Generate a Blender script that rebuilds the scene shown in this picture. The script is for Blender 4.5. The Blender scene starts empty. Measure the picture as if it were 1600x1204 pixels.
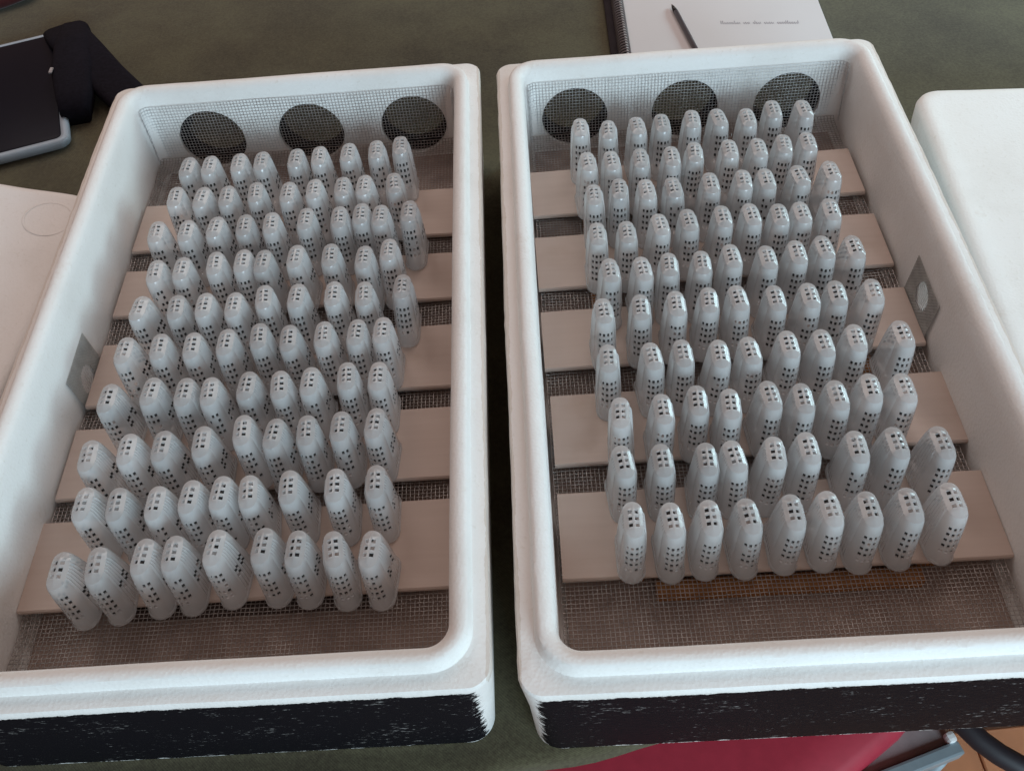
import bpy, bmesh, math, random
from mathutils import Vector, Matrix, noise, geometry

# ------------------------------------------------------------------ camera, world, lights, exposure
SC = bpy.context.scene
C = SC.collection
CAM_Z = 0.743765
RT = Vector((0.9946211, -0.0821643, -0.0630710))
UP = Vector((0.1035805, 0.7889739, 0.6056330))
FW = Vector((0.0, 0.6089082, -0.7932407))
cam_d = bpy.data.cameras.new('camera'); cam = bpy.data.objects.new('camera', cam_d); C.objects.link(cam)
m = Matrix.Identity(4)
for i in range(3):
    m[i][0] = RT[i]; m[i][1] = UP[i]; m[i][2] = -FW[i]
m[2][3] = CAM_Z
cam.matrix_world = m
cam_d.sensor_width = 36.0; cam_d.lens = 1450.34 / 1600 * 36
cam_d.clip_start = 0.02; cam_d.clip_end = 60
SC.camera = cam

w = bpy.data.worlds.new('World'); SC.world = w; w.use_nodes = True
bg = w.node_tree.nodes['Background']
bg.inputs['Color'].default_value = (1.0, 0.66, 0.55, 1); bg.inputs['Strength'].default_value = 0.19

def area(name, loc, target, sx, sy, power, col):
    d = bpy.data.lights.new(name, 'AREA'); d.shape = 'RECTANGLE'; d.size = sx; d.size_y = sy
    d.energy = power; d.color = col
    o = bpy.data.objects.new(name, d); C.objects.link(o); o.location = loc
    o.rotation_euler = (Vector(target) - Vector(loc)).to_track_quat('-Z', 'Y').to_euler()
    return o
area('front_window', (0.95, -1.84, 0.95), (0.05, 0.55, 0.1), 1.4, 0.9, 70, (0.64, 0.87, 1.0))
rw = area('right_window', (1.95, 1.75, 0.70), (0.72, 1.15, 0.0), 0.8, 0.5, 2.8, (0.62, 0.92, 1.0))
rw.data.spread = math.radians(52)
for x in (-1.2, 1.2):
    area('bright_ceiling', (x, 3.0, 2.7), (x, 3.0, 0), 1.4, 2.4, 36, (1.0, 0.88, 0.83))

SC.view_settings.view_transform = 'Standard'; SC.view_settings.look = 'None'
SC.view_settings.exposure = 0.0; SC.view_settings.gamma = 1.0
SC.render.engine = 'CYCLES'
SC.cycles.max_bounces = 10; SC.cycles.transparent_max_bounces = 24
SC.cycles.diffuse_bounces = 6; SC.cycles.transmission_bounces = 6
try: SC.cycles.use_denoising = True
except Exception: pass
random.seed(7)
PI = math.pi
# ------------------------------------------------------------------ materials
def mat(name):
    m = bpy.data.materials.new(name); m.use_nodes = True
    nt = m.node_tree; b = nt.nodes['Principled BSDF']
    return m, nt, b
def N(nt, t, **kw):
    n = nt.nodes.new(t)
    for k, v in kw.items():
        if k.startswith('_'): setattr(n, k[1:], v)
        else: n.inputs[k.replace('__', ' ')].default_value = v
    return n
def ramp(nt, src, stops):
    r = nt.nodes.new('ShaderNodeValToRGB'); cr = r.color_ramp
    while len(cr.elements) < len(stops): cr.elements.new(0.5)
    for e, (p, c) in zip(cr.elements, stops):
        e.position = p; e.color = (*c, 1) if len(c) == 3 else c
    nt.links.new(src, r.inputs['Fac']); return r
def math_(nt, op, a, b=None, clamp=False):
    n = nt.nodes.new('ShaderNodeMath'); n.operation = op; n.use_clamp = clamp
    for i, x in enumerate((a, b)):
        if x is None: continue
        if isinstance(x, (int, float)): n.inputs[i].default_value = x
        else: nt.links.new(x, n.inputs[i])
    return n.outputs[0]
def bump(nt, b, h, strength, dist, prev=None):
    n = nt.nodes.new('ShaderNodeBump'); n.inputs['Strength'].default_value = strength; n.inputs['Distance'].default_value = dist
    nt.links.new(h, n.inputs['Height'])
    if prev: nt.links.new(prev, n.inputs['Normal'])
    nt.links.new(n.outputs['Normal'], b.inputs['Normal']); return n.outputs['Normal']
def simple(name, col, rough=0.5, metal=0.0, spec=0.5, var=0.0, scale=40, bs=0.0, bd=0.001):
    m, nt, b = mat(name)
    b.inputs['Base Color'].default_value = (*col, 1); b.inputs['Roughness'].default_value = rough
    b.inputs['Metallic'].default_value = metal; b.inputs['Specular IOR Level'].default_value = spec
    tc = N(nt, 'ShaderNodeTexCoord'); no = N(nt, 'ShaderNodeTexNoise', Scale=scale, Detail=5.0)
    nt.links.new(tc.outputs['Object'], no.inputs['Vector'])
    if var:
        r = ramp(nt, no.outputs['Fac'], [(0.25, tuple(c * (1 - var) for c in col)), (0.75, tuple(min(1, c * (1 + var)) for c in col))])
        nt.links.new(r.outputs['Color'], b.inputs['Base Color'])
    if bs: bump(nt, b, no.outputs['Fac'], bs, bd)
    return m

def foam_material(name, painted):
    m, nt, b = mat(name)
    tc = N(nt, 'ShaderNodeTexCoord')
    n1 = N(nt, 'ShaderNodeTexNoise', Scale=9.0, Detail=6.0, Roughness=0.6)
    vo = N(nt, 'ShaderNodeTexVoronoi', Scale=330.0)
    fine = N(nt, 'ShaderNodeTexNoise', Scale=600.0, Detail=3.0)
    for n in (n1, vo, fine): nt.links.new(tc.outputs['Object'], n.inputs['Vector'])
    foam = ramp(nt, n1.outputs['Fac'], [(0.2, (0.74, 0.72, 0.69)), (0.5, (0.84, 0.83, 0.81)), (0.8, (0.86, 0.86, 0.85))])
    # bead seams, faint
    cell = ramp(nt, vo.outputs['Distance'], [(0.0, (1, 1, 1)), (0.75, (1, 1, 1)), (1.0, (0.93, 0.92, 0.90))])
    mul = N(nt, 'ShaderNodeMix', _data_type='RGBA', _blend_type='MULTIPLY'); mul.inputs[0].default_value = 1
    nt.links.new(foam.outputs['Color'], mul.inputs[6]); nt.links.new(cell.outputs['Color'], mul.inputs[7])
    # grubby brown handling marks
    n2 = N(nt, 'ShaderNodeTexNoise', Scale=26.0, Detail=8.0, Roughness=0.7); nt.links.new(tc.outputs['Object'], n2.inputs['Vector'])
    gr = ramp(nt, n2.outputs['Fac'], [(0.62, (0, 0, 0)), (0.80, (1, 1, 1))])
    gm = N(nt, 'ShaderNodeMix', _data_type='RGBA'); nt.links.new(math_(nt, 'MULTIPLY', gr.outputs['Color'], 0.35), gm.inputs[0])
    nt.links.new(mul.outputs[2], gm.inputs[6]); gm.inputs[7].default_value = (0.52, 0.40, 0.29, 1)
    out = gm.outputs[2]
    if painted:
        sq = N(nt, 'ShaderNodeSeparateXYZ'); nt.links.new(tc.outputs['Object'], sq.inputs[0])
        rim = math_(nt, 'MULTIPLY', math_(nt, 'GREATER_THAN', math_(nt, 'ADD', math_(nt, 'ABSOLUTE', sq.outputs['X']), math_(nt, 'MULTIPLY', n2.outputs['Fac'], 0.008)), 0.2105), math_(nt, 'GREATER_THAN', sq.outputs['Z'], 0.118))
        g2 = N(nt, 'ShaderNodeMix', _data_type='RGBA'); nt.links.new(math_(nt, 'MULTIPLY', rim, 0.40), g2.inputs[0]); nt.links.new(out, g2.inputs[6]); g2.inputs[7].default_value = (0.50, 0.40, 0.30, 1); out = g2.outputs[2]
    b.inputs['Roughness'].default_value = 0.62; b.inputs['Specular IOR Level'].default_value = 0.3
    if painted:
        sp = N(nt, 'ShaderNodeSeparateXYZ'); nt.links.new(tc.outputs['Object'], sp.inputs[0])
        jag = N(nt, 'ShaderNodeTexNoise', Scale=75.0, Detail=8.0, Roughness=0.85)
        mp = N(nt, 'ShaderNodeMapping'); mp.inputs['Scale'].default_value = (0.8, 1, 2.2)
        nt.links.new(tc.outputs['Object'], mp.inputs[0]); nt.links.new(mp.outputs[0], jag.inputs['Vector'])
        j = math_(nt, 'MULTIPLY', math_(nt, 'SUBTRACT', jag.outputs['Fac'], 0.5), 0.016)
        jx = math_(nt, 'MULTIPLY', math_(nt, 'SUBTRACT', jag.outputs['Fac'], 0.5), 0.035)
        zmask = math_(nt, 'LESS_THAN', math_(nt, 'ADD', sp.outputs['Z'], j), 0.1225)
        zlow = math_(nt, 'GREATER_THAN', math_(nt, 'ADD', sp.outputs['Z'], j), 0.004)
        ax = math_(nt, 'ABSOLUTE', sp.outputs['X'])
        xm = math_(nt, 'LESS_THAN', math_(nt, 'ADD', ax, jx), 0.1965)
        fm = math_(nt, 'LESS_THAN', sp.outputs['Y'], -0.3475)
        bm_ = math_(nt, 'GREATER_THAN', sp.outputs['Y'], 0.3475)
        side = math_(nt, 'ADD', fm, bm_, True)
        mask = math_(nt, 'MULTIPLY', math_(nt, 'MULTIPLY', zmask, zlow), math_(nt, 'MULTIPLY', xm, side))
        # missed specks of white between the brush marks
        s1 = N(nt, 'ShaderNodeTexNoise', Scale=230.0, Detail=5.0, Roughness=0.75)
        mp2 = N(nt, 'ShaderNodeMapping'); mp2.inputs['Scale'].default_value = (0.55, 1, 1.5)
        nt.links.new(tc.outputs['Object'], mp2.inputs[0]); nt.links.new(mp2.outputs[0], s1.inputs['Vector'])
        big = N(nt, 'ShaderNodeTexNoise', Scale=14.0, Detail=2.0); nt.links.new(tc.outputs['Object'], big.inputs['Vector'])
        spk = ramp(nt, math_(nt, 'ADD', s1.outputs['Fac'], math_(nt, 'MULTIPLY', math_(nt, 'SUBTRACT', big.outputs['Fac'], 0.5), 0.35)), [(0.62, (0, 0, 0)), (0.71, (1, 1, 1))])
        mask = math_(nt, 'MULTIPLY', mask, math_(nt, 'SUBTRACT', 1.0, math_(nt, 'MULTIPLY', spk.outputs['Color'], 0.32)))
        pm = N(nt, 'ShaderNodeMix', _data_type='RGBA'); nt.links.new(mask, pm.inputs[0]); nt.links.new(out, pm.inputs[6])
        pm.inputs[7].default_value = (0.008, 0.0075, 0.010, 1); out = pm.outputs[2]
        rr = N(nt, 'ShaderNodeMix', _data_type='FLOAT'); nt.links.new(mask, rr.inputs[0]); rr.inputs[2].default_value = 0.62; rr.inputs[3].default_value = 0.5
        nt.links.new(rr.outputs[0], b.inputs['Roughness'])
        nt.links.new(math_(nt, 'SUBTRACT', 0.3, math_(nt, 'MULTIPLY', mask, 0.27)), b.inputs['Specular IOR Level'])
        bs = math_(nt, 'MULTIPLY', s1.outputs['Fac'], math_(nt, 'MULTIPLY', mask, 7.0))
        h0 = math_(nt, 'ADD', vo.outputs['Distance'], bs)
    else:
        h0 = vo.outputs['Distance']
    nt.links.new(out, b.inputs['Base Color'])
    p = bump(nt, b, h0, 0.30, 0.0006)
    bump(nt, b, fine.outputs['Fac'], 0.25, 0.0005, p)
    return m

def wood_material(name, c0, c1, stain=None, scale=1.0):
    m, nt, b = mat(name)
    tc = N(nt, 'ShaderNodeTexCoord'); oi = N(nt, 'ShaderNodeObjectInfo')
    mp = N(nt, 'ShaderNodeMapping'); mp.inputs['Scale'].default_value = (4 * scale, 60 * scale, 60 * scale)
    off = N(nt, 'ShaderNodeVectorMath', _operation='SCALE'); nt.links.new(oi.outputs['Location'], off.inputs[0]); off.inputs['Scale'].default_value = 7.0
    ad = N(nt, 'ShaderNodeVectorMath', _operation='ADD'); nt.links.new(tc.outputs['Object'], ad.inputs[0]); nt.links.new(off.outputs[0], ad.inputs[1])
    nt.links.new(ad.outputs[0], mp.inputs[0])
    g = N(nt, 'ShaderNodeTexNoise', Scale=3.0, Detail=6.0, Roughness=0.6); nt.links.new(mp.outputs[0], g.inputs['Vector'])
    r = ramp(nt, g.outputs['Fac'], [(0.25, c0), (0.75, c1)])
    out = r.outputs['Color']
    if stain:
        s = N(nt, 'ShaderNodeTexNoise', Scale=11.0, Detail=4.0); nt.links.new(ad.outputs[0], s.inputs['Vector'])
        sm = ramp(nt, s.outputs['Fac'], [(0.60, (0, 0, 0)), (0.72, (1, 1, 1))])
        mx = N(nt, 'ShaderNodeMix', _data_type='RGBA'); nt.links.new(math_(nt, 'MULTIPLY', sm.outputs['Color'], 0.45), mx.inputs[0])
        nt.links.new(out, mx.inputs[6]); mx.inputs[7].default_value = (*stain, 1); out = mx.outputs[2]
    nt.links.new(out, b.inputs['Base Color']); b.inputs['Roughness'].default_value = 0.6
    bump(nt, b, g.outputs['Fac'], 0.1, 0.0004)
    return m

def cloth_material(name, c0, c1, weave=1500.0):
    m, nt, b = mat(name)
    tc = N(nt, 'ShaderNodeTexCoord')
    n = N(nt, 'ShaderNodeTexNoise', Scale=5.0, Detail=7.0, Roughness=0.65); nt.links.new(tc.outputs['Object'], n.inputs['Vector'])
    f = N(nt, 'ShaderNodeTexNoise', Scale=300.0, Detail=3.0, Roughness=0.7); nt.links.new(tc.outputs['Object'], f.inputs['Vector'])
    mixv = math_(nt, 'ADD', math_(nt, 'MULTIPLY', n.outputs['Fac'], 0.6), math_(nt, 'MULTIPLY', f.outputs['Fac'], 0.4))
    r = ramp(nt, mixv, [(0.38, c0), (0.60, c1)])
    wa = N(nt, 'ShaderNodeTexWave', Scale=weave / 6.283, Distortion=1.0, Detail=1.0); wa.bands_direction = 'DIAGONAL'
    nt.links.new(tc.outputs['Object'], wa.inputs['Vector'])
    mul = N(nt, 'ShaderNodeMix', _data_type='RGBA', _blend_type='MULTIPLY'); mul.inputs[0].default_value = 0.22
    nt.links.new(r.outputs['Color'], mul.inputs[6]); nt.links.new(wa.outputs['Color'], mul.inputs[7])
    nt.links.new(mul.outputs[2], b.inputs['Base Color'])
    b.inputs['Roughness'].default_value = 0.95; b.inputs['Specular IOR Level'].default_value = 0.1
    b.inputs['Sheen Weight'].default_value = 0.15; b.inputs['Sheen Roughness'].default_value = 0.6
    p = bump(nt, b, wa.outputs['Fac'], 0.3, 0.0003); bump(nt, b, f.outputs['Fac'], 0.3, 0.0006, p)
    return m

def cage_material():
    m, nt, b = mat('cage_plastic')
    oi = N(nt, 'ShaderNodeObjectInfo')
    r = ramp(nt, oi.outputs['Random'], [(0.0, (0.70, 0.705, 0.71)), (1.0, (0.84, 0.845, 0.85))])
    nt.links.new(r.outputs['Color'], b.inputs['Base Color'])
    b.inputs['Roughness'].default_value = 0.5; b.inputs['Specular IOR Level'].default_value = 0.0
    tc = N(nt, 'ShaderNodeTexCoord'); f = N(nt, 'ShaderNodeTexNoise', Scale=260.0, Detail=3.0); nt.links.new(tc.outputs['Object'], f.inputs['Vector'])
    nrm = bump(nt, b, f.outputs['Fac'], 0.12, 0.0004)
    tl = N(nt, 'ShaderNodeBsdfTranslucent'); nt.links.new(r.outputs['Color'], tl.inputs['Color'])
    tr = N(nt, 'ShaderNodeBsdfTransparent'); tr.inputs['Color'].default_value = (0.95, 0.95, 0.95, 1)
    gl = N(nt, 'ShaderNodeBsdfGlossy', Roughness=0.19); nt.links.new(nrm, gl.inputs['Normal'])
    m1 = N(nt, 'ShaderNodeMixShader'); m1.inputs[0].default_value = 0.35
    nt.links.new(b.outputs[0], m1.inputs[1]); nt.links.new(tl.outputs[0], m1.inputs[2])
    # the moulding is thin and clear at the open foot, thick and milky at the top
    sp = N(nt, 'ShaderNodeSeparateXYZ'); nt.links.new(tc.outputs['Object'], sp.inputs[0])
    mr = N(nt, 'ShaderNodeMapRange'); mr.inputs['From Min'].default_value = 0.0; mr.inputs['From Max'].default_value = 0.058
    mr.inputs['To Min'].default_value = 0.66; mr.inputs['To Max'].default_value = 0.38
    m2 = N(nt, 'ShaderNodeMixShader'); nt.links.new(sp.outputs['Z'], mr.inputs['Value']); nt.links.new(mr.outputs[0], m2.inputs[0])
    nt.links.new(m1.outputs[0], m2.inputs[1]); nt.links.new(tr.outputs[0], m2.inputs[2])
    fr = N(nt, 'ShaderNodeFresnel', IOR=1.5)
    ge = N(nt, 'ShaderNodeNewGeometry')
    m3 = N(nt, 'ShaderNodeMixShader'); nt.links.new(math_(nt, 'MULTIPLY', fr.outputs[0], math_(nt, 'SUBTRACT', 1.0, ge.outputs['Backfacing'])), m3.inputs[0]); nt.links.new(m2.outputs[0], m3.inputs[1]); nt.links.new(gl.outputs[0], m3.inputs[2])
    out = nt.nodes['Material Output']; nt.links.new(m3.outputs[0], out.inputs['Surface'])
    return m

M = {}
M['foam'] = foam_material('white_foam_painted_front', True)
M['lid_foam'] = foam_material('white_foam', False)
M['slat'] = wood_material('pale_slat_wood', (0.55, 0.44, 0.38), (0.59, 0.48, 0.42), (0.44, 0.31, 0.23))
M['amber'] = wood_material('amber_wood', (0.30, 0.12, 0.035), (0.42, 0.19, 0.06))
M['board'] = simple('brown_board', (0.42, 0.32, 0.275), 0.8, var=0.25, scale=14)
M['wire'] = simple('galvanised_wire', (0.70, 0.71, 0.72), 0.34, 0.65, var=0.25, scale=90)
M['darkrail'] = wood_material('dark_rail_wood', (0.05, 0.035, 0.03), (0.09, 0.06, 0.05))
M['floorwire'] = simple('dull_wire', (0.46, 0.42, 0.40), 0.32, 0.8, var=0.4, scale=70)
M['patchwire'] = simple('grey_screen_wire', (0.52, 0.52, 0.50), 0.5, 0.3, var=0.2, scale=80)
M['hole_shade'] = simple('painted_hole_shade', (0.02, 0.017, 0.016), 0.8)
M['lining'] = simple('black_hole_paint', (0.015, 0.014, 0.015), 0.85, spec=0.05, var=0.3)
M['cage'] = cage_material()
M['cloth'] = cloth_material('green_cloth', (0.053, 0.042, 0.024), (0.110, 0.101, 0.057))
M['redcloth'] = cloth_material('dark_red_cloth', (0.045, 0.010, 0.012), (0.085, 0.02, 0.022))
M['table_wood'] = wood_material('table_wood', (0.16, 0.09, 0.05), (0.25, 0.15, 0.09))
M['paper'] = simple('white_paper', (0.63, 0.61, 0.62), 0.8, var=0.03, scale=8)
M['ink'] = simple('grey_ink', (0.16, 0.15, 0.19), 0.7)
M['cover'] = simple('dark_cover', (0.02, 0.014, 0.016), 0.7, spec=0.1, var=0.2)
M['coil'] = simple('dark_coil', (0.20, 0.17, 0.17), 0.4, 0.4)
M['pen'] = simple('dark_pen', (0.06, 0.055, 0.065), 0.3, var=0.1)
M['pen_tip'] = simple('pen_tip', (0.03, 0.03, 0.03), 0.35, 0.5)
M['glass'] = simple('dark_screen', (0.006, 0.006, 0.012), 0.3, spec=0.06)
M['bezel'] = simple('blue_grey_bezel', (0.33, 0.40, 0.47), 0.45, var=0.08)
M['strap'] = simple('black_fabric', (0.010, 0.009, 0.014), 0.85, spec=0.08, var=0.3, scale=200, bs=0.4)
M['buckle'] = simple('grey_metal', (0.4, 0.4, 0.42), 0.35, 0.8)
M['cushion'] = simple('red_vinyl', (0.40, 0.03, 0.055), 0.5, var=0.08, scale=60, bs=0.15)
M['steel'] = simple('blue_grey_steel', (0.30, 0.37, 0.41), 0.4, 0.3, var=0.12)
M['seatpan'] = simple('grey_brown_board', (0.24, 0.19, 0.19), 0.7, var=0.2)
M['blackpipe'] = simple('black_rubber', (0.014, 0.011, 0.016), 0.6)
M['tile'] = simple('terracotta', (0.52, 0.21, 0.10), 0.55, var=0.15, scale=18, bs=0.1)
M['grout'] = simple('tile_grout', (0.38, 0.24, 0.17), 0.9, var=0.15)
M['whiteplastic'] = simple('white_plastic', (0.8, 0.8, 0.8), 0.4)

# ------------------------------------------------------------------ helpers
def link(name, me, material=None, parent=None, smooth=True, sharp=None):
    if material is not None and not me.materials: me.materials.append(material)
    if smooth: me.shade_smooth()
    if sharp: me.set_sharp_from_angle(angle=math.radians(sharp))
    o = bpy.data.objects.new(name, me); C.objects.link(o)
    if parent is not None: o.parent = parent
    return o
def pyd(name, v, f):
    me = bpy.data.meshes.new(name); me.from_pydata([tuple(x) for x in v], [], f); me.update(); return me
def from_bm(name, bm):
    me = bpy.data.meshes.new(name); bmesh.ops.recalc_face_normals(bm, faces=bm.faces); bm.to_mesh(me); bm.free(); return me
def empty(name, loc=(0, 0, 0), rz=0.0):
    o = bpy.data.objects.new(name, None); C.objects.link(o); o.location = loc; o.rotation_euler = (0, 0, rz)
    o.empty_display_size = 0.05; return o
def tag(o, label=None, cat=None, group=None, kind=None):
    if label: o['label'] = label
    if cat: o['category'] = cat
    if group: o['group'] = group
    if kind: o['kind'] = kind
    return o
def box_bm(sx, sy, sz, bev=0.002, seg=2, loc=(0, 0, 0)):
    bm = bmesh.new(); bmesh.ops.create_cube(bm, size=1.0)
    for v in bm.verts: v.co = Vector((v.co.x * sx + loc[0], v.co.y * sy + loc[1], v.co.z * sz + loc[2]))
    if bev: bmesh.ops.bevel(bm, geom=list(bm.edges), offset=bev, segments=seg, affect='EDGES', profile=0.6)
    return bm
def tube(name, pts, r, n=8, closed=False):
    pts = [Vector(p) for p in pts]; vs = []; fs = []; L = len(pts)
    rr = r if callable(r) else (lambda t: r)
    up0 = None
    for i, p in enumerate(pts):
        a = pts[max(0, i - 1)]; b = pts[min(L - 1, i + 1)]; d = (b - a).normalized()
        if up0 is None: up0 = Vector((0, 0, 1)) if abs(d.z) < 0.9 else Vector((1, 0, 0))
        s = d.cross(up0).normalized(); u = s.cross(d).normalized(); up0 = u
        for k in range(n):
            an = 2 * PI * k / n; vs.append(p + (s * math.cos(an) + u * math.sin(an)) * rr(i / (L - 1)))
    for i in range(L - 1):
        for k in range(n):
            fs.append((i * n + k, i * n + (k + 1) % n, (i + 1) * n + (k + 1) % n, (i + 1) * n + k))
    fs.append(tuple(range(n - 1, -1, -1))); fs.append(tuple((L - 1) * n + k for k in range(n)))
    return pyd(name, vs, fs)
def rrect(hw, hl, r, nx, ny, nc):
    """rounded rectangle, counter-clockwise, fixed point count"""
    pts = []
    def seg(a, b, n): return [(a[0] + (b[0] - a[0]) * i / n, a[1] + (b[1] - a[1]) * i / n) for i in range(n)]
    def arc(cx, cy, a0, n): return [(cx + r * math.cos(a0 + PI / 2 * i / n), cy + r * math.sin(a0 + PI / 2 * i / n)) for i in range(n)]
    pts += seg((hw, -hl + r), (hw, hl - r), ny); pts += arc(hw - r, hl - r, 0, nc)
    pts += seg((hw - r, hl), (-hw + r, hl), nx); pts += arc(-hw + r, hl - r, PI / 2, nc)
    pts += seg((-hw, hl - r), (-hw, -hl + r), ny); pts += arc(-hw + r, -hl + r, PI, nc)
    pts += seg((-hw + r, -hl), (hw - r, -hl), nx); pts += arc(hw - r, -hl + r, 1.5 * PI, nc)
    return pts
def loft(rings, cap0=True, cap1=True):
    """rings: list of lists of (x,y,z)"""
    vs = []; fs = []; n = len(rings[0])
    for r in rings: vs += r
    for i in range(len(rings) - 1):
        for k in range(n):
            fs.append((i * n + k, i * n + (k + 1) % n, (i + 1) * n + (k + 1) % n, (i + 1) * n + k))
    if cap0: fs.append(tuple(range(n - 1, -1, -1)))
    if cap1: fs.append(tuple((len(rings) - 1) * n + k for k in range(n)))
    return vs, fs
def rough(vs, amp, sc, keep=None):
    out = []
    for v in vs:
        v = Vector(v)
        if keep and keep(v): out.append(v); continue
        d = noise.noise_vector(v * sc) * amp + noise.noise_vector(v * sc * 4.1) * amp * 0.5
        out.append(v + d)
    return out
def boolean_cut(me, cutters):
    ob = bpy.data.objects.new('temporary', me); C.objects.link(ob); tmp = []
    for cm in cutters:
        co = bpy.data.objects.new('temporary', cm); C.objects.link(co); tmp.append(co)
        mo = ob.modifiers.new('cut', 'BOOLEAN'); mo.operation = 'DIFFERENCE'; mo.solver = 'EXACT'; mo.object = co
    dg = bpy.context.evaluated_depsgraph_get(); dg.update()
    res = bpy.data.meshes.new_from_object(ob.evaluated_get(dg))
    bpy.data.objects.remove(ob)
    for t in tmp: bpy.data.objects.remove(t)
    return res
def cyl_mesh(c, r, l, axis, n=48):
    bm = bmesh.new(); bmesh.ops.create_cone(bm, cap_ends=True, segments=n, radius1=r, radius2=r, depth=l)
    R = Matrix.Rotation(PI / 2, 4, 'X') if axis == 'y' else Matrix.Rotation(PI / 2, 4, 'Y')
    bmesh.ops.transform(bm, matrix=Matrix.Translation(c) @ R, verts=bm.verts)
    me = bpy.data.meshes.new('cutter'); bm.to_mesh(me); bm.free(); return me

# ------------------------------------------------------------------ the setting: floor, table, cloth
flr = link('floor', pyd('floor', [(-3, -3, -.75), (3, -3, -.75), (3, 4, -.75), (-3, 4, -.75)], [(0, 1, 2, 3)]), M['grout'], smooth=False)
tag(flr, 'floor of terracotta tiles below the table', kind='structure')
tile_me = from_bm('tile', box_bm(.297, .297, .012, .002, 1))
for i in range(3):
    for j in range(3):
        o = link('tile', tile_me, M['tile'], flr, smooth=False)
        o.location = (.49 + .3 * i - .3, -.06 + .3 * j - .3, -.745 + random.uniform(-.0005, .0005)); o.rotation_euler = (0, 0, 0)

EDGE_S = 0.11; EDGE_Y = lambda x: 0.209 + EDGE_S * (x + 0.012)
tb = tag(empty('table', (0, 1.0, -.75)), 'wooden table under the green cloth', 'table')
def slab(name, poly, z0, z1, material, parent, off=(0, 0, 0)):
    n = len(poly); v = [(x - off[0], y - off[1], z0 - off[2]) for x, y in poly] + [(x - off[0], y - off[1], z1 - off[2]) for x, y in poly]
    f = [tuple(range(n - 1, -1, -1)), tuple(range(n, 2 * n))] + [(i, (i + 1) % n, n + (i + 1) % n, n + i) for i in range(n)]
    return link(name, pyd(name, v, f), material, parent, smooth=False)
slab('tabletop', [(-1.3, EDGE_Y(-1.3) + .006), (1.3, EDGE_Y(1.3) + .006), (1.3, 2.0), (-1.3, 2.0)], -.03, -.003, M['table_wood'], tb, (0, 1.0, -.75))
for sx in (-1.2, 1.2):
    for y in (.45, 1.9):
        slab('table_leg', [(sx - .03, y - .03), (sx + .03, y - .03), (sx + .03, y + .03), (sx - .03, y + .03)], -.75, -.03, M['table_wood'], tb, (0, 1.0, -.75))
# cloth: hem, over the edge, across the top
vs = []; fs = []; xs = [-1.32 + i * 2.64 / 150 for i in range(151)]
prof = [(-.004, -.022), (-.004, -.019), (-.004, -.016), (-.004, -.013), (-.0038, -.010), (-.0025, -.006), (-.001, -.0025), (.004, -.0008)] + [(0.012 + .02 * i, 0) for i in range(96)]
for x in xs:
    for d, z in prof:
        y = EDGE_Y(x) + d
        if z < -.003: y -= .002 * (z / -.022) * (1 + math.sin(x * 34 + 2 * math.sin(x * 9)))
        else:
            z += 0.0012 * (noise.noise((x * 6, y * 6, 1.3))) * min(1, d * 20)
            z -= .0012
        vs.append((x, y, z))
n = len(prof)
for i in range(150):
    for k in range(n - 1): fs.append((i * n + k, (i + 1) * n + k, (i + 1) * n + k + 1, i * n + k + 1))
cl = link('tablecloth', pyd('tablecloth', vs, fs), M['cloth'])
tag(cl, 'olive green woven cloth covering the whole table under the boxes', 'tablecloth')

# ------------------------------------------------------------------ chair at the front right, half under the table
ch = tag(empty('chair', (.141, .373, -.75), math.radians(30)), 'chair with red padded seat pushed under the table front', 'chair')
rings = []
for hw, z, r in ((.20, -.06, .05), (.215, -.05, .06), (.222, -.03, .06), (.218, -.012, .06), (.205, -.003, .055), (.17, 0, .05)):
    rings.append([(x, y, z + .45) for x, y in rrect(hw, hw - .02, r, 6, 6, 6)])
link('seat_cushion', pyd('seat_cushion', *loft(rings)), M['cushion'], ch)
link('seat_board', from_bm('seat_board', box_bm(.42, .39, .02, .004, 2, (0, 0, .378))), M['seatpan'], ch, smooth=False)
for sx in (-.19, .19):
    for sy in (-.17, .17):
        link('leg', tube('leg', [(sx, sy, .37), (sx * 1.05, sy * 1.05, 0)], .011), M['steel'], ch)
# low steel-framed stool right of it
st = tag(empty('footstool', (.444, .264, -.75), math.radians(14)), 'low grey steel framed stool beside the red chair seat', 'stool')
link('stool_top', from_bm('stool_top', box_bm(.30, .075, .014, .003, 2, (-.152, .046, .415))), M['seatpan'], st, smooth=False)
link('frame_rail', from_bm('frame_rail', box_bm(.30, .015, .020, .003, 2, (-.150, 0, .420))), M['steel'], st, smooth=False)
link('frame_rail', from_bm('frame_rail', box_bm(.30, .015, .020, .003, 2, (-.150, .092, .420))), M['steel'], st, smooth=False)
link('foot_cap', from_bm('foot_cap', box_bm(.010, .012, .014, .004, 2, (-.006, .012, .428))), M['whiteplastic'], st, smooth=False)
for sx in (-.28, -.02):
    for sy in (0, .092):
        link('leg', tube('leg', [(sx, sy, .41), (sx + (.02 if sx > -.1 else -.02), sy, 0)], .009), M['steel'], st)
hose = tube('black_hose', [(.412, .292, -.250), (.424, .268, -.250), (.436, .250, -.252), (.450, .236, -.254), (.466, .224, -.256), (.488, .213, -.26), (.52, .204, -.27), (.57, .198, -.30)], .0115, 10)
tag(link('bent_tube', hose, M['blackpipe']), 'thick black bent tube at the bottom right edge below the box', 'tube')

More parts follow.
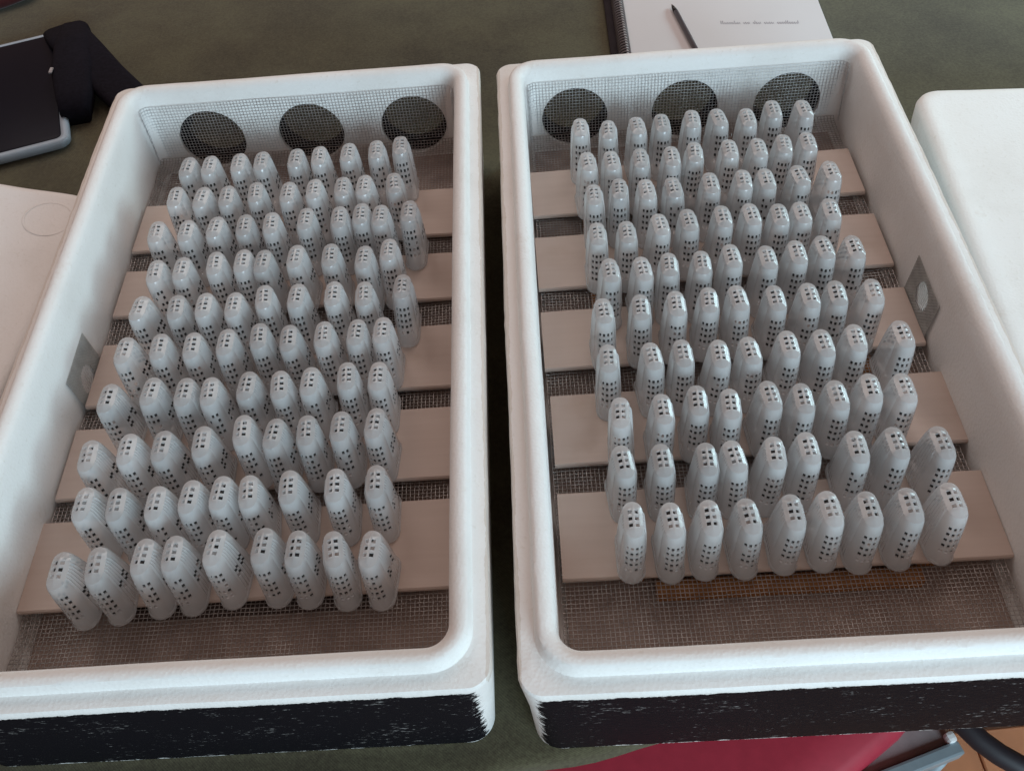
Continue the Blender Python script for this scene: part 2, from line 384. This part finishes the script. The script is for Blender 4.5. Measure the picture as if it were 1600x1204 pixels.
# ------------------------------------------------------------------ foam boxes
HS, W2, L2 = 0.1315, 0.21, 0.3593
FZ = 0.0570          # mesh floor
SZ = 0.0633           # top of the slats
def body_mesh(seed, vent, hole_u):
    P = [(.192, .344, 0.0, .02), (.2010, .3535, 0.0005, .020), (.2026, .3553, .004, .020), (.2056, .3572, .06, .024), (.2096, .3590, .1245, .018), (.2098, .3590, .1285, .017), (.2086, .3580, .1309, .016),
         (.2040, .3535, .1316, .016), (.1990, .3485, .1316, .024), (.1974, .3469, .1322, .030), (.1966, .3461, .1350, .032), (.1960, .3455, .1400, .031), (.1948, .3443, .1428, .030), (.1925, .3420, .1440, .028),
         (.1885, .3380, .1438, .024), (.1850, .3345, .1424, .020), (.1826, .3320, .1398, .018), (.1814, .3305, .1365, .017), (.1804, .3290, .130, .016), (.1801, .3275, .118, .016), (.1798, .3260, .10, .016), (.1796, .3245, .08, .016),
         (.1794, .3235, .06, .016), (.1785, .3220, .038, .016), (.170, .314, .030, .016)]
    rings = []
    for hw, hl, z, r in P:
        rings.append([(x, y, z) for x, y in rrect(hw, hl, r, 44, 70, 9)])
    v, f = loft(rings)
    random.seed(seed); off = Vector((seed * 3.1, seed * 1.7, 0))
    out = []
    for p in v:
        p = Vector(p); q = p + off
        a = 0.0 if p.z < .002 else 0.00014
        d = noise.noise_vector(q * 60) * a + noise.noise_vector(q * 260) * a * 0.6 + noise.noise_vector(q * 9) * 0.0007 * (p.z > .05)
        if p.z < .002: d.z = 0
        if p.z > .12 and abs(abs(p.x) - .2085) < .003:   # chipped bead edges
            d += noise.noise_vector(q * 420) * 0.0006 + noise.noise_vector(q * 110) * 0.0012 * max(0, noise.noise(q * 23))
        out.append(p + d)
    me = pyd('foam_body', out, f)
    cuts = [cyl_mesh((u, .340, .0775), .0377, .08, 'y') for u in hole_u]
    cuts.append(cyl_mesh((vent[0] * .195, vent[1], vent[2]), .0137, .08, 'x', 32))
    return boolean_cut(me, cuts)

def wire_panel(name, path, width_dir, width, sp, rad, amp, wob=0.0, seed=0, skip=None):
    """woven screen: path = polyline of points (wire runs along it), extruded along width_dir"""
    rnd = random.Random(seed)
    path = [Vector(p) for p in path]; wd = Vector(width_dir).normalized()
    seglen = [(path[i + 1] - path[i]).length for i in range(len(path) - 1)]; tot = sum(seglen)
    def at(s):
        s = max(0, min(tot, s)); i = 0
        while i < len(seglen) - 1 and s > seglen[i]: s -= seglen[i]; i += 1
        d = (path[i + 1] - path[i]).normalized(); return path[i] + d * s, wd.cross(d).normalized()
    na = int(tot / sp); nb = int(width / sp); vs = []; fs = []
    ring = [(0, 1), (-.87, -.5), (.87, -.5)]
    def sweep(P, side):
        b = len(vs)
        for k, (p, nrm) in enumerate(P):
            for cx, cz in ring: vs.append(p + side(k) * cx * rad + nrm * cz * rad)
        for k in range(len(P) - 1):
            if skip and skip((P[k][0] + P[k + 1][0]) / 2): continue
            for c in range(3): fs.append((b + k * 3 + c, b + k * 3 + (c + 1) % 3, b + k * 3 + 3 + (c + 1) % 3, b + k * 3 + 3 + c))
    def wobble(s, w): return wob * noise.noise((s * 18 + seed, w * 18, seed * 2.3)) if wob else 0
    for j in range(nb + 1):                      # along the path
        P = []
        for i in range(na + 1):
            p, nr = at(i * sp); s = 1 if (i + j) % 2 else -1
            P.append((p + wd * (j * sp) + nr * (amp * s + wobble(i * sp, j * sp)), nr))
        sweep(P, lambda k: wd)
    for i in range(na + 1):                      # across
        p, nr = at(i * sp); q, _ = at(min(tot, i * sp + 1e-4)); 
        P = []
        q0, _ = at(max(0, i * sp - .001)); q1, _ = at(min(tot, i * sp + .001)); d = (q1 - q0).normalized()
        for j in range(nb + 1):
            s = -1 if (i + j) % 2 else 1
            P.append((p + wd * (j * sp) + nr * (amp * s + wobble(i * sp, j * sp)), nr))
        sweep(P, lambda k, d=d: d)
    return pyd(name, vs, fs)

def slat_mesh(L, Wd, seed):
    rnd = random.Random(seed); nx = 24
    bm = bmesh.new(); rows = []
    for i in range(nx + 1):
        x = -L / 2 + L * i / nx
        e0 = -Wd / 2 + noise.noise((x * 30, seed, 0)) * .0007; e1 = Wd / 2 + noise.noise((x * 30, seed, 5)) * .0007
        zz = noise.noise((x * 8, seed, 9)) * .0004
        c = .0012
        rows.append([bm.verts.new(p) for p in ((x, e0, -.004), (x, e0, -c + zz), (x, e0 + c, zz), (x, e1 - c, zz), (x, e1, -c + zz), (x, e1, -.004))])
    for i in range(nx):
        for k in range(6): bm.faces.new((rows[i][k], rows[i + 1][k], rows[i + 1][(k + 1) % 6], rows[i][(k + 1) % 6]))
    bm.faces.new(rows[0]); bm.faces.new(rows[-1][::-1])
    return from_bm('slat', bm)

def lining_mesh(c, r, l):
    n = 48; vs = []; fs = []
    for rr_, y in ((r + .0002, -l / 2), (r + .0002, l / 2), (r - .0014, l / 2), (r - .0014, -l / 2)):
        for k in range(n):
            a = 2 * PI * k / n; vs.append((c[0] + rr_ * math.cos(a), c[1] + y, c[2] + rr_ * math.sin(a)))
    for q in range(4):
        for k in range(n): fs.append((q * n + k, q * n + (k + 1) % n, ((q + 1) % 4) * n + (k + 1) % n, ((q + 1) % 4) * n + k))
    return pyd('vent_lining', vs, fs)

fl_path = [(0, .318, FZ + .003), (0, .313, FZ), (0, -.304, FZ), (0, -.316, FZ + .004), (0, -.3215, FZ + .013), (0, -.3235, FZ + .028)]
floor_wire = wire_panel('floor_mesh', [(-.176, y, z) for _, y, z in fl_path], (1, 0, 0), .352, .0036, .00040, .0004, .0030, 3)
def make_box(loc, rz, label, slat_v, vent, patch, seed, hole_u, rail):
    r = tag(empty('foam_box', loc, rz), label, 'foam box', 'foam boxes of queen cages')
    link('box_body', body_mesh(seed, vent, hole_u), M['foam'], r, sharp=40)
    for u in hole_u: link('vent_lining', lining_mesh((u, .3418, .0775), .0377, .0275), M['lining'], r)
    o = link('added_black_screen', wire_panel('added_black_screen', [(hole_u[0] - .043, .3556, .035), (hole_u[2] + .043, .3556, .035)], (0, .02, 1), .085, .0019, .00038, .0004, .0004, seed + 9), M['lining'], r); o['kind'] = 'stuff'  # added black mesh, darkens the view out through the back holes
    zb = FZ + .003
    bp = [(-.1745, .3085, zb), (-.1775, .3175, zb), (-.172, .3228, zb)] + [(-.168 + .336 * i / 6, .3225 + .0006 * math.sin(i * 2.1 + seed), zb) for i in range(7)] + [(.172, .3228, zb), (.1775, .3175, zb), (.175, .306, zb)]
    o = link('wire_screen', wire_panel('wire_screen', bp, (0, .05, 1), .068, .0037, .00029, .00042, .0011, seed), M['wire'], r); o['kind'] = 'stuff'
    o = link('floor_mesh', floor_wire, M['floorwire'], r); o['kind'] = 'stuff'
    s, v0, v1, z0, z1 = patch
    xx = s * .1782
    vp = [(xx - s * .0015, v0, z0), (xx - s * .0005, v1, z0)]
    o = link('vent_screen', wire_panel('vent_screen', vp, (s * .0022, 0, .048), z1 - z0, .0030, .00026, .0003, .0004, seed + 4), M['wire'], r); o['kind'] = 'stuff'
    o = link('vent_patch', wire_panel('vent_patch', [(a_ - s * .0008, b_, c_) for a_, b_, c_ in vp], (s * .0022, 0, .048), z1 - z0, .0019, .00034, .0003, .0004, seed + 5,
        skip=lambda q: (q.y - vent[1]) ** 2 + (q.z - vent[2]) ** 2 < .0137 ** 2), M['patchwire'], r); o['kind'] = 'stuff'  # denser layer added, left open at the vent so its circle reads brighter
    o = link('floor_board', from_bm('floor_board', box_bm(.344, .640, .006, .001, 1, (0, -.001, .0345))), M['board'], r, smooth=False)
    for u in (-.117, .117):
        link('batten', from_bm('batten', box_bm(.018, .49, .012, .001, 1, (u, .006, FZ - .0085))), rail, r, smooth=False)
    link('cross_rail', from_bm('cross_rail', box_bm(.21, .014, .012, .001, 1, (.005, -.250, FZ - .0085))), rail, r, smooth=False)
    for k, (a, b, tw, du) in enumerate(slat_v):
        o = link('slat', slat_mesh(.353, b - a, seed * 10 + k), M['slat'], r, smooth=False)
        o.location = (du, (a + b) / 2, SZ); o.rotation_euler = (0, 0, math.radians(tw))
    return r
BL = ((-.22594, .58788, 0), math.radians(-2.8702)); BR = ((.21066, .55745, 0), math.radians(-3.0112))
boxL = make_box(*BL, 'left one of the two open white foam boxes with black painted front, beside the tablet',
    [(.1565, .230, -1.0, .002), (.0635, .1285, -.7, .0025), (-.0485, .028, -.4, .0025), (-.1485, -.073, .0, .001), (-.252, -.170, .1, -.0025)], (-1, -.016, .0665), (-1, -.044, .017, .050, .097), 3, (-.1085, .008, .128), M['darkrail'])
boxR = make_box(*BR, 'right one of the two open white foam boxes with black painted front, below the notebook',
    [(.181, .254, .6, -.0025), (.074, .149, .5, -.002), (-.0285, .044, .4, -.001), (-.1355, -.060, .2, .0025), (-.244, -.164, -.1, .0025)], (1, .014, .083), (1, -.018, .047, .050, .104), 8, (-.124, .002, .118), M['amber'])

# ------------------------------------------------------------------ queen cages
SEC = [(0, .0108, .0240), (.0012, .0110, .0243), (.0028, .0110, .0243), (.0036, .0104, .0237), (.0170, .0099, .0225), (.0208, .0098, .0221), (.0240, .0097, .0217), (.0278, .0096, .0212), (.0310, .0095, .0208),
       (.0348, .0094, .0204), (.0380, .0092, .0200), (.0418, .0091, .0195), (.0448, .0089, .0191), (.0484, .0087, .0185), (.0525, .0084, .0178), (.0565, .0079, .0168), (.0588, .0070, .0156)]
HOLE_ROWS = {4, 6, 8, 10, 12}          # ring index where a hole row starts
ARC = [-90, -66, -45, -30.5, -19.5, -6, 6, 19.5, 30.5, 45, 66]
HOLE_ARC = {2, 4, 6, 8}
NS = 14
def perim(hw, hd, ridge):
    s = hd - hw; pts = []; tags = []
    def side(sgn):
        for i in range(NS):
            y = -s + 2 * s * i / NS
            rb = ridge if (i % 2 == 0 and 0 < i) else 0
            pts.append((sgn * (hw + rb), sgn * y)); tags.append(('s', i))
    def arc(sgn):
        for i, a in enumerate(ARC):
            an = math.radians(a); pts.append((-sgn * hw * math.sin(an), sgn * (s + hw * math.cos(an)))); tags.append(('a', i))
    side(1); arc(1); side(-1); arc(-1)
    return pts, tags
def cage_shell(seed):
    rnd = random.Random(seed); vs = []; fs = []; holes = []
    rings = []
    for k, (z, hw, hd) in enumerate(SEC):
        rd = .0011 if 4 <= k <= 14 else (.0008 if k == 15 else (.0004 if k == 16 else 0))
        pts, tags = perim(hw, hd, rd)
        rings.append([len(vs) + i for i in range(len(pts))])
        vs += [Vector((x, y, z)) for x, y in pts]
    n = len(rings[0])
    def arc_ok(t): return t[0] == 'a' and t[1] in HOLE_ARC
    for k in range(len(rings) - 1):
        for i in range(n):
            j = (i + 1) % n; q = (rings[k][i], rings[k][j], rings[k + 1][j], rings[k + 1][i])
            hole = k in HOLE_ROWS and arc_ok(tags[i])
            if k in (6, 8) and tags[i][0] == 's' and tags[i][1] in (3, 5, 9, 11): hole = True
            if hole and rnd.random() < .05: hole = False
            (holes if hole else fs).append(q)
    # sleeves inside the holes
    dark = []  # near-black caps in the sleeves, painting the shade inside the cage holes
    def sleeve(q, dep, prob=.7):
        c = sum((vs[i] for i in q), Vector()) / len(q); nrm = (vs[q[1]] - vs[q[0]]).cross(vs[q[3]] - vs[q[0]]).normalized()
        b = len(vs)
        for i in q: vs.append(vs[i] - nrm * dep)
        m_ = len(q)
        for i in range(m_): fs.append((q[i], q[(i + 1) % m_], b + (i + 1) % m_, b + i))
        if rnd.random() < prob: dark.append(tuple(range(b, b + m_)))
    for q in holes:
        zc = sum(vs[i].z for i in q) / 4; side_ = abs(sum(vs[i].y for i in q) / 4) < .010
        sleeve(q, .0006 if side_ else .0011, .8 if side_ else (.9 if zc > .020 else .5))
    # top: domed plateau with six holes
    top = rings[-1]; hw, hd = SEC[-1][1], SEC[-1][2]
    def zt(x, y):
        ex = abs(x) / hw; fy = max(0, abs(y) - .0090) / (hd - .0090)
        return .0616 - .0030 * ex ** 2 - .0030 * fy ** 1.15
    p2 = [Vector((vs[i].x, vs[i].y)) for i in top]; nb = len(p2)
    con = [list(range(nb))]; hl = []
    for cx in (-.0025, .0025):
        for cy in (-.0056, 0, .0056):
            b = len(p2); h = [(cx - .0015, cy - .0017), (cx + .0015, cy - .0017), (cx + .0015, cy + .0017), (cx - .0015, cy + .0017)]
            p2 += [Vector(t) for t in h]; con.append([b, b + 1, b + 2, b + 3]); hl.append((cx, cy, b))
    for y in [(-.0138 + .0276 * i / 18) for i in range(19)]:
        for x in (-.0049, -.0006, 0, .0006, .0049):
            if abs(y) > .0118 and abs(x) > .003: continue
            if any(abs(x - cx) < .00175 and abs(y - cy) < .0020 for cx, cy, _ in hl): continue
            p2.append(Vector((x, y)))
    cv, ce, cf, ov, oe, of = geometry.delaunay_2d_cdt(p2, [], con, 1, 1e-7)
    mp = {}
    for i, c in enumerate(cv):
        src = ov[i]
        if src and src[0] < nb: mp[i] = top[src[0]]
        else: mp[i] = len(vs); vs.append(Vector((c.x, c.y, zt(c.x, c.y))))
    inv = {}
    for i in range(len(cv)):
        for s_ in ov[i]: inv[s_] = mp[i]
    for t in cf:
        c = sum((cv[i] for i in t), Vector((0, 0))) / len(t)
        if any(abs(c.x - cx) < .0015 and abs(c.y - cy) < .0017 for cx, cy, _ in hl): continue
        fs.append(tuple(mp[i] for i in t))
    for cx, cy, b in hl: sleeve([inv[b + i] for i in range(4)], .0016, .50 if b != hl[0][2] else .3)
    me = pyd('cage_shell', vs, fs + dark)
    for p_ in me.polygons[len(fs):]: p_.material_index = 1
    return me
def cage_foot():
    """clear flange the cage stands on"""
    rings = []
    for z, hw, hd in ((0.0001, .0113, .0247), (.0010, .0115, .0249), (.0014, .0112, .0246)):
        pts, _ = perim(hw, hd, 0); rings.append([(x, y, z) for x, y in pts])
    return pyd('foot_rim', *loft(rings))
shells = [cage_shell(100 + i) for i in range(6)]
foot_me = cage_foot()
for s in shells:
    s.materials.append(M['cage']); s.materials.append(M['hole_shade']); s.shade_smooth(); s.set_sharp_from_angle(angle=math.radians(32))
foot_me.materials.append(M['cage']); foot_me.shade_smooth()
LEFT = [
  [ (-106,221), (-83,221), (-50,221), (-25,221), (10,222), (37,224), (67,225), (97,226), (123,230) ],
  [ (-109,173), (-81,171), (-55,170), (-25,172), (9,169), (37,170), (65,170), (90,171), (119,172) ],
  [ (-120,122), (-88,121), (-59,122), (-31,123), (-3,124), (30,127), (65,126), (88,127), (107,123), (136,126) ],
  [ (-107,66), (-85,67), (-51,72), (-24,72), (-4,70), (28,74), (62,72), (94,66), (118,72) ],
  [ (-112,18), (-80,17), (-52,17), (-23,16), (3,21), (34,21), (70,21), (98,18), (131,23) ],
  [ (-117,-31), (-86,-31), (-55,-31), (-25,-30), (6,-26), (35,-29), (65,-29), (92,-29), (117,-28) ],
  [ (-119,-85), (-84,-82), (-54,-84), (-30,-85), (2,-81), (31,-82), (57,-81), (88,-79), (115,-79) ],
  [ (-121,-144), (-89,-140), (-60,-139), (-28,-136), (6,-128), (32,-135), (59,-133), (88,-132), (117,-130) ],
  [ (-113,-190), (-86,-193), (-55,-193), (-29,-190), (-6,-187), (19,-189), (52,-185), (87,-187), (120,-186) ],
  [ (-118,-247), (-91,-245), (-57,-242), (-32,-241), (1,-237), (37,-238), (62,-240), (90,-244), (121,-245) ],
]
RIGHT = [
  [ (-123,247), (-93,241), (-63,242), (-37,245), (-5,248), (23,247), (54,244), (83,255), (113,252) ],
  [ (-121,190), (-94,190), (-65,190), (-35,191), (-11,195), (25,194), (53,194), (79,197), (107,197) ],
  [ (-116,139), (-92,145), (-65,142), (-36,142), (-2,146), (29,146), (54,147), (88,148), (119,150) ],
  [ (-119,85), (-90,83), (-61,90), (-30,95), (1,96), (30,97), (56,93), (77,94), (107,97) ],
  [ (-112,35), (-82,35), (-56,36), (-27,36), (2,43), (33,38), (61,43), (88,46), (115,44) ],
  [ (-122,-16), (-88,-13), (-57,-12), (-28,-10), (0,-9), (31,-12), (61,-13), (86,-12), (116,-12) ],
  [ (-122,-69), (-85,-70), (-58,-69), (-29,-71), (0,-70), (31,-66), (61,-67), (89,-64), (129,-63) ],
  [ (-116,-126), (-84,-126), (-54,-119), (-27,-124), (4,-120), (31,-123), (60,-122), (87,-118), (113,-120) ],
  [ (-121,-173), (-89,-174), (-56,-176), (-32,-176), (-4,-174), (24,-172), (63,-173), (91,-173), (128,-173) ],
  [ (-119,-226), (-89,-228), (-62,-227), (-32,-228), (0,-226), (30,-226), (57,-229), (88,-228), (121,-225) ],
]
ORD = ['first', 'second', 'third', 'fourth', 'fifth', 'sixth', 'seventh', 'eighth', 'ninth', 'tenth']
rnd = random.Random(11)
def place_cages(rows, bx, side):
    (bxl, a) = bx; ca, sa = math.cos(a), math.sin(a)
    for ri, row in enumerate(rows):
        rowname = 'back row' if ri == 0 else 'front row' if ri == len(rows) - 1 else ORD[ri] + ' row from the back'
        for ci, (u, v) in enumerate(row):
            u /= 1000; v /= 1000
            x = bxl[0] + ca * u - sa * v; y = bxl[1] + sa * u + ca * v
            o = empty('queen_cage', (x, y, SZ + .0006), a + math.radians(rnd.gauss(0, 2.6)))
            o.rotation_euler = (math.radians(rnd.gauss(0, .8)), math.radians(rnd.gauss(0, 1.0)), o.rotation_euler.z)
            pos = 'leftmost' if ci == 0 else 'rightmost' if ci == len(row) - 1 else ORD[ci] + ' from the left'
            tag(o, 'white queen cage in the %s box, %s, %s' % (side, rowname, pos), 'cage', 'queen cages standing in rows in the foam boxes')
            s = bpy.data.objects.new('shell', rnd.choice(shells)); C.objects.link(s); s.parent = o
            if rnd.random() < .5: s.rotation_euler = (0, 0, PI)
            f = bpy.data.objects.new('foot_rim', foot_me); C.objects.link(f); f.parent = o
place_cages(LEFT, BL, 'left'); place_cages(RIGHT, BR, 'right')

# ------------------------------------------------------------------ foam lids either side
def slab_lid(corner, rz, sx, tilt, label, flip, z0=0.0):
    """corner = back corner nearest the box; lid spreads to sx side"""
    hw, hl, h = .215, .345, .05
    P = [(.205, .335, 0, .03), (.213, .343, .003, .032), (.2145, .3445, .02, .03), (.215, .345, .040, .028), (.2130, .343, .0462, .027), (.2085, .3385, .0493, .025), (.202, .332, .0500, .022), (.195, .325, .0492, .02), (.185, .315, .0488, .02)]
    rings = [[(x, y, z) for x, y in rrect(a, b, r, 30, 40, 8)] for a, b, z, r in P]
    # inner grid rings to keep the top subdivided
    for k in range(1, 9):
        f_ = 1 - k / 9
        rings.append([(x, y, .0488) for x, y in rrect(.185 * f_, .315 * f_, .02 * f_, 30, 40, 8)])
    v, f = loft(rings)
    v = rough(v, .0004, 30)
    me = pyd('foam_lid', v, f)
    r = empty('foam_slab', corner, rz); r.rotation_euler = (0, tilt, rz)
    o = link('slab_body', me, M['lid_foam'], r, sharp=50); o.location = (sx * hw, -hl, z0)
    def ring(cx, cy, rad, w=.0015, dz=.0006):
        n = 40; vs = []; fs = []
        for k in range(n):
            a = 2 * PI * k / n
            for q in range(6):
                b = PI * q / 5; rr_ = rad + w * math.cos(b); vs.append((cx + rr_ * math.cos(a), cy + rr_ * math.sin(a), .0486 + dz * math.sin(b)))
        for k in range(n):
            for q in range(5): fs.append((k * 6 + q, ((k + 1) % n) * 6 + q, ((k + 1) % n) * 6 + q + 1, k * 6 + q + 1))
        e = link('embossed_ring', pyd('embossed_ring', vs, fs), M['lid_foam'], r); e.location = (0, 0, z0 + .0004)
    for cx, cy, rad in flip: ring(cx, cy, rad)
    return tag(r, label, 'foam slab', 'foam lids lying on the table')
slab_lid((.512, .914, .0005), math.radians(-7), 1, 0, 'white foam lid lying flat on the cloth right of the right box', [])
slab_lid((-.468, .876, .0005), math.radians(-8), -1, math.radians(12), 'greyish white foam lid lying on the cloth left of the left box', [(-.040, -.048, .026), (-.37, -.048, .026)], 0.0)

# ------------------------------------------------------------------ tablet and black strap, back left
tbt = tag(empty('tablet', (-.708, 1.138, 0), math.radians(15)), 'dark tablet with blue grey rim lying at the back left', 'tablet')
rings = [[(x, y, z) for x, y in rrect(a, a + .005, r, 8, 8, 8)] for a, z, r in ((.130, .0005, .014), (.134, .003, .016), (.135, .009, .016), (.134, .0125, .015), (.131, .0142, .013), (.1262, .0142, .009), (.1258, .0136, .009))]
link('case', pyd('case', *loft(rings)), M['bezel'], tbt)
rings = [[(x, y, z) for x, y in rrect(a, a + .005, .008, 8, 8, 6)] for a, z in ((.1252, .0130), (.1252, .0140), (.1240, .0143))]
link('screen', pyd('screen', *loft(rings)), M['glass'], tbt)
# strap: wide ribbon with thickness + bulky pouch
def ribbon(name, pts, wdt, th, nw=8):
    pts = [Vector(p) for p in pts]; rings = []
    for i, p in enumerate(pts):
        d = (pts[min(len(pts) - 1, i + 1)] - pts[max(0, i - 1)]); d.z = 0; d.normalize(); s = Vector((-d.y, d.x, 0))
        ww = wdt(i / (len(pts) - 1)); prof_ = []
        for k in range(2 * nw):
            a = 2 * PI * k / (2 * nw); cx = math.copysign(abs(math.cos(a)) ** .5, math.cos(a)); cz = math.copysign(abs(math.sin(a)) ** .7, math.sin(a))
            q = p + s * cx * ww / 2; q.z = p.z + cz * th / 2 + .002 * noise.noise((q.x * 40, q.y * 40, 3)); prof_.append(tuple(q))
        rings.append(prof_)
    return pyd(name, *loft(rings))
sb = tag(empty('camera_strap', (0, 0, 0)), 'black padded strap with buckle lying beside the tablet', 'strap')
link('strap_band', ribbon('strap_band', [(-.602, 1.300, .016), (-.582, 1.262, .024), (-.552, 1.218, .024), (-.515, 1.165, .018), (-.478, 1.118, .013), (-.44, 1.075, .012), (-.40, 1.04, .012)], lambda t: .062 - .010 * t, .020), M['strap'], sb)
link('pouch', ribbon('pouch', [(-.580, 1.290, .020), (-.572, 1.238, .024), (-.561, 1.180, .024), (-.548, 1.120, .020), (-.544, 1.090, .012)], lambda t: .038 + .020 * math.sin(PI * min(1, t * 1.1)), .028), M['strap'], sb)
link('buckle', from_bm('buckle', box_bm(.005, .013, .003, .001, 1, (-.583, 1.165, .0365))), M['buckle'], sb, smooth=False)

# folded dark red cloth, far back-left corner
rings = [[(x, y, z) for x, y in rrect(a, b, .03, 8, 8, 5)] for a, b, z in ((.145, .095, .0005), (.150, .10, .006), (.148, .098, .016), (.138, .088, .020))]
rc = link('folded_cloth', pyd('folded_cloth', rough(loft(rings)[0], .002, 22), loft(rings)[1]), M['redcloth'])
rc.location = (-.842, 1.462, .002); rc.rotation_euler = (0, 0, math.radians(24)); tag(rc, 'dark red folded cloth in the far left corner of the table', 'cloth')

# ------------------------------------------------------------------ notebook, pen
nbk = tag(empty('notebook', (.190, 1.250, 0), math.radians(-4)), 'open spiral notebook with white page lying behind the right box', 'notebook')
link('back_cover', from_bm('back_cover', box_bm(.300, .44, .0022, .0006, 1, (.150, .05, .0022))), M['cover'], nbk, smooth=False)
pg = link('page_block', from_bm('page_block', box_bm(.277, .432, .0035, .0004, 1, (.1605, .05, .0052))), M['paper'], nbk, smooth=False)
vs = []; fs = []
for k in range(66):                    # one coil of separate loops
    yc = -.16 + k * .0063
    n0, n1 = 14, 5; b = len(vs)
    for i in range(n0):
        a = 2 * PI * i / n0
        for j in range(n1):
            t = 2 * PI * j / n1; rr_ = .0078 + .0011 * math.cos(t)
            vs.append((.0185 + rr_ * math.cos(a), yc + .0010 * math.sin(t) + .0016 * math.cos(a), .0085 + rr_ * math.sin(a) * .95))
    for i in range(n0):
        for j in range(n1): fs.append((b + i * n1 + j, b + ((i + 1) % n0) * n1 + j, b + ((i + 1) % n0) * n1 + (j + 1) % n1, b + i * n1 + (j + 1) % n1))
o = link('spiral_binding', pyd('spiral_binding', vs, fs), M['coil'], nbk); o['kind'] = 'stuff'
# faint handwriting: strokes following a line of script
pts = []; rw = random.Random(5); x = 0.0; strokes = []
words = [.036, .010, .014, .016, .040]
for wd in words:
    st_ = []; x0 = x
    while x < x0 + wd:
        hgt = rw.choice([.0022, .0026, .0045, .002])
        st_ += [(x, 0), (x + .0009, hgt), (x + .0018, hgt * .3), (x + .0022, -.0004)]
        x += .0031
    strokes.append(st_); x += .005
vs = []; fs = []
for st_ in strokes:
    for (xa, ya), (xb, yb) in zip(st_[:-1], st_[1:]):
        d = Vector((xb - xa, yb - ya)); L_ = d.length or 1e-6; nx_, ny_ = -d.y / L_ * .00028, d.x / L_ * .00028
        b = len(vs); vs += [(xa + nx_, ya + ny_, 0), (xa - nx_, ya - ny_, 0), (xb - nx_, yb - ny_, 0), (xb + nx_, yb + ny_, 0)]; fs.append((b, b + 1, b + 2, b + 3))
o = link('handwriting', pyd('handwriting', vs, fs), M['ink'], nbk, smooth=False); o.location = (.156, -.083, .00705); o.rotation_euler = (0, 0, math.radians(-6)); o.scale = (.74, 1.7, 1)
pn = tag(empty('pen', (.286, 1.160, .0105), 0), 'dark slim pen lying on the white notebook page', 'pen')
link('barrel', tube('barrel', [(-.002, .032, 0), (.008, -.075, 0), (.0095, -.09, 0)], .0036, 12), M['pen'], pn)
link('tip', tube('tip', [(-.002, .032, 0), (-.0035, .044, 0), (-.0042, .050, 0)], lambda t: .0036 - .0026 * t, 12), M['pen_tip'], pn)
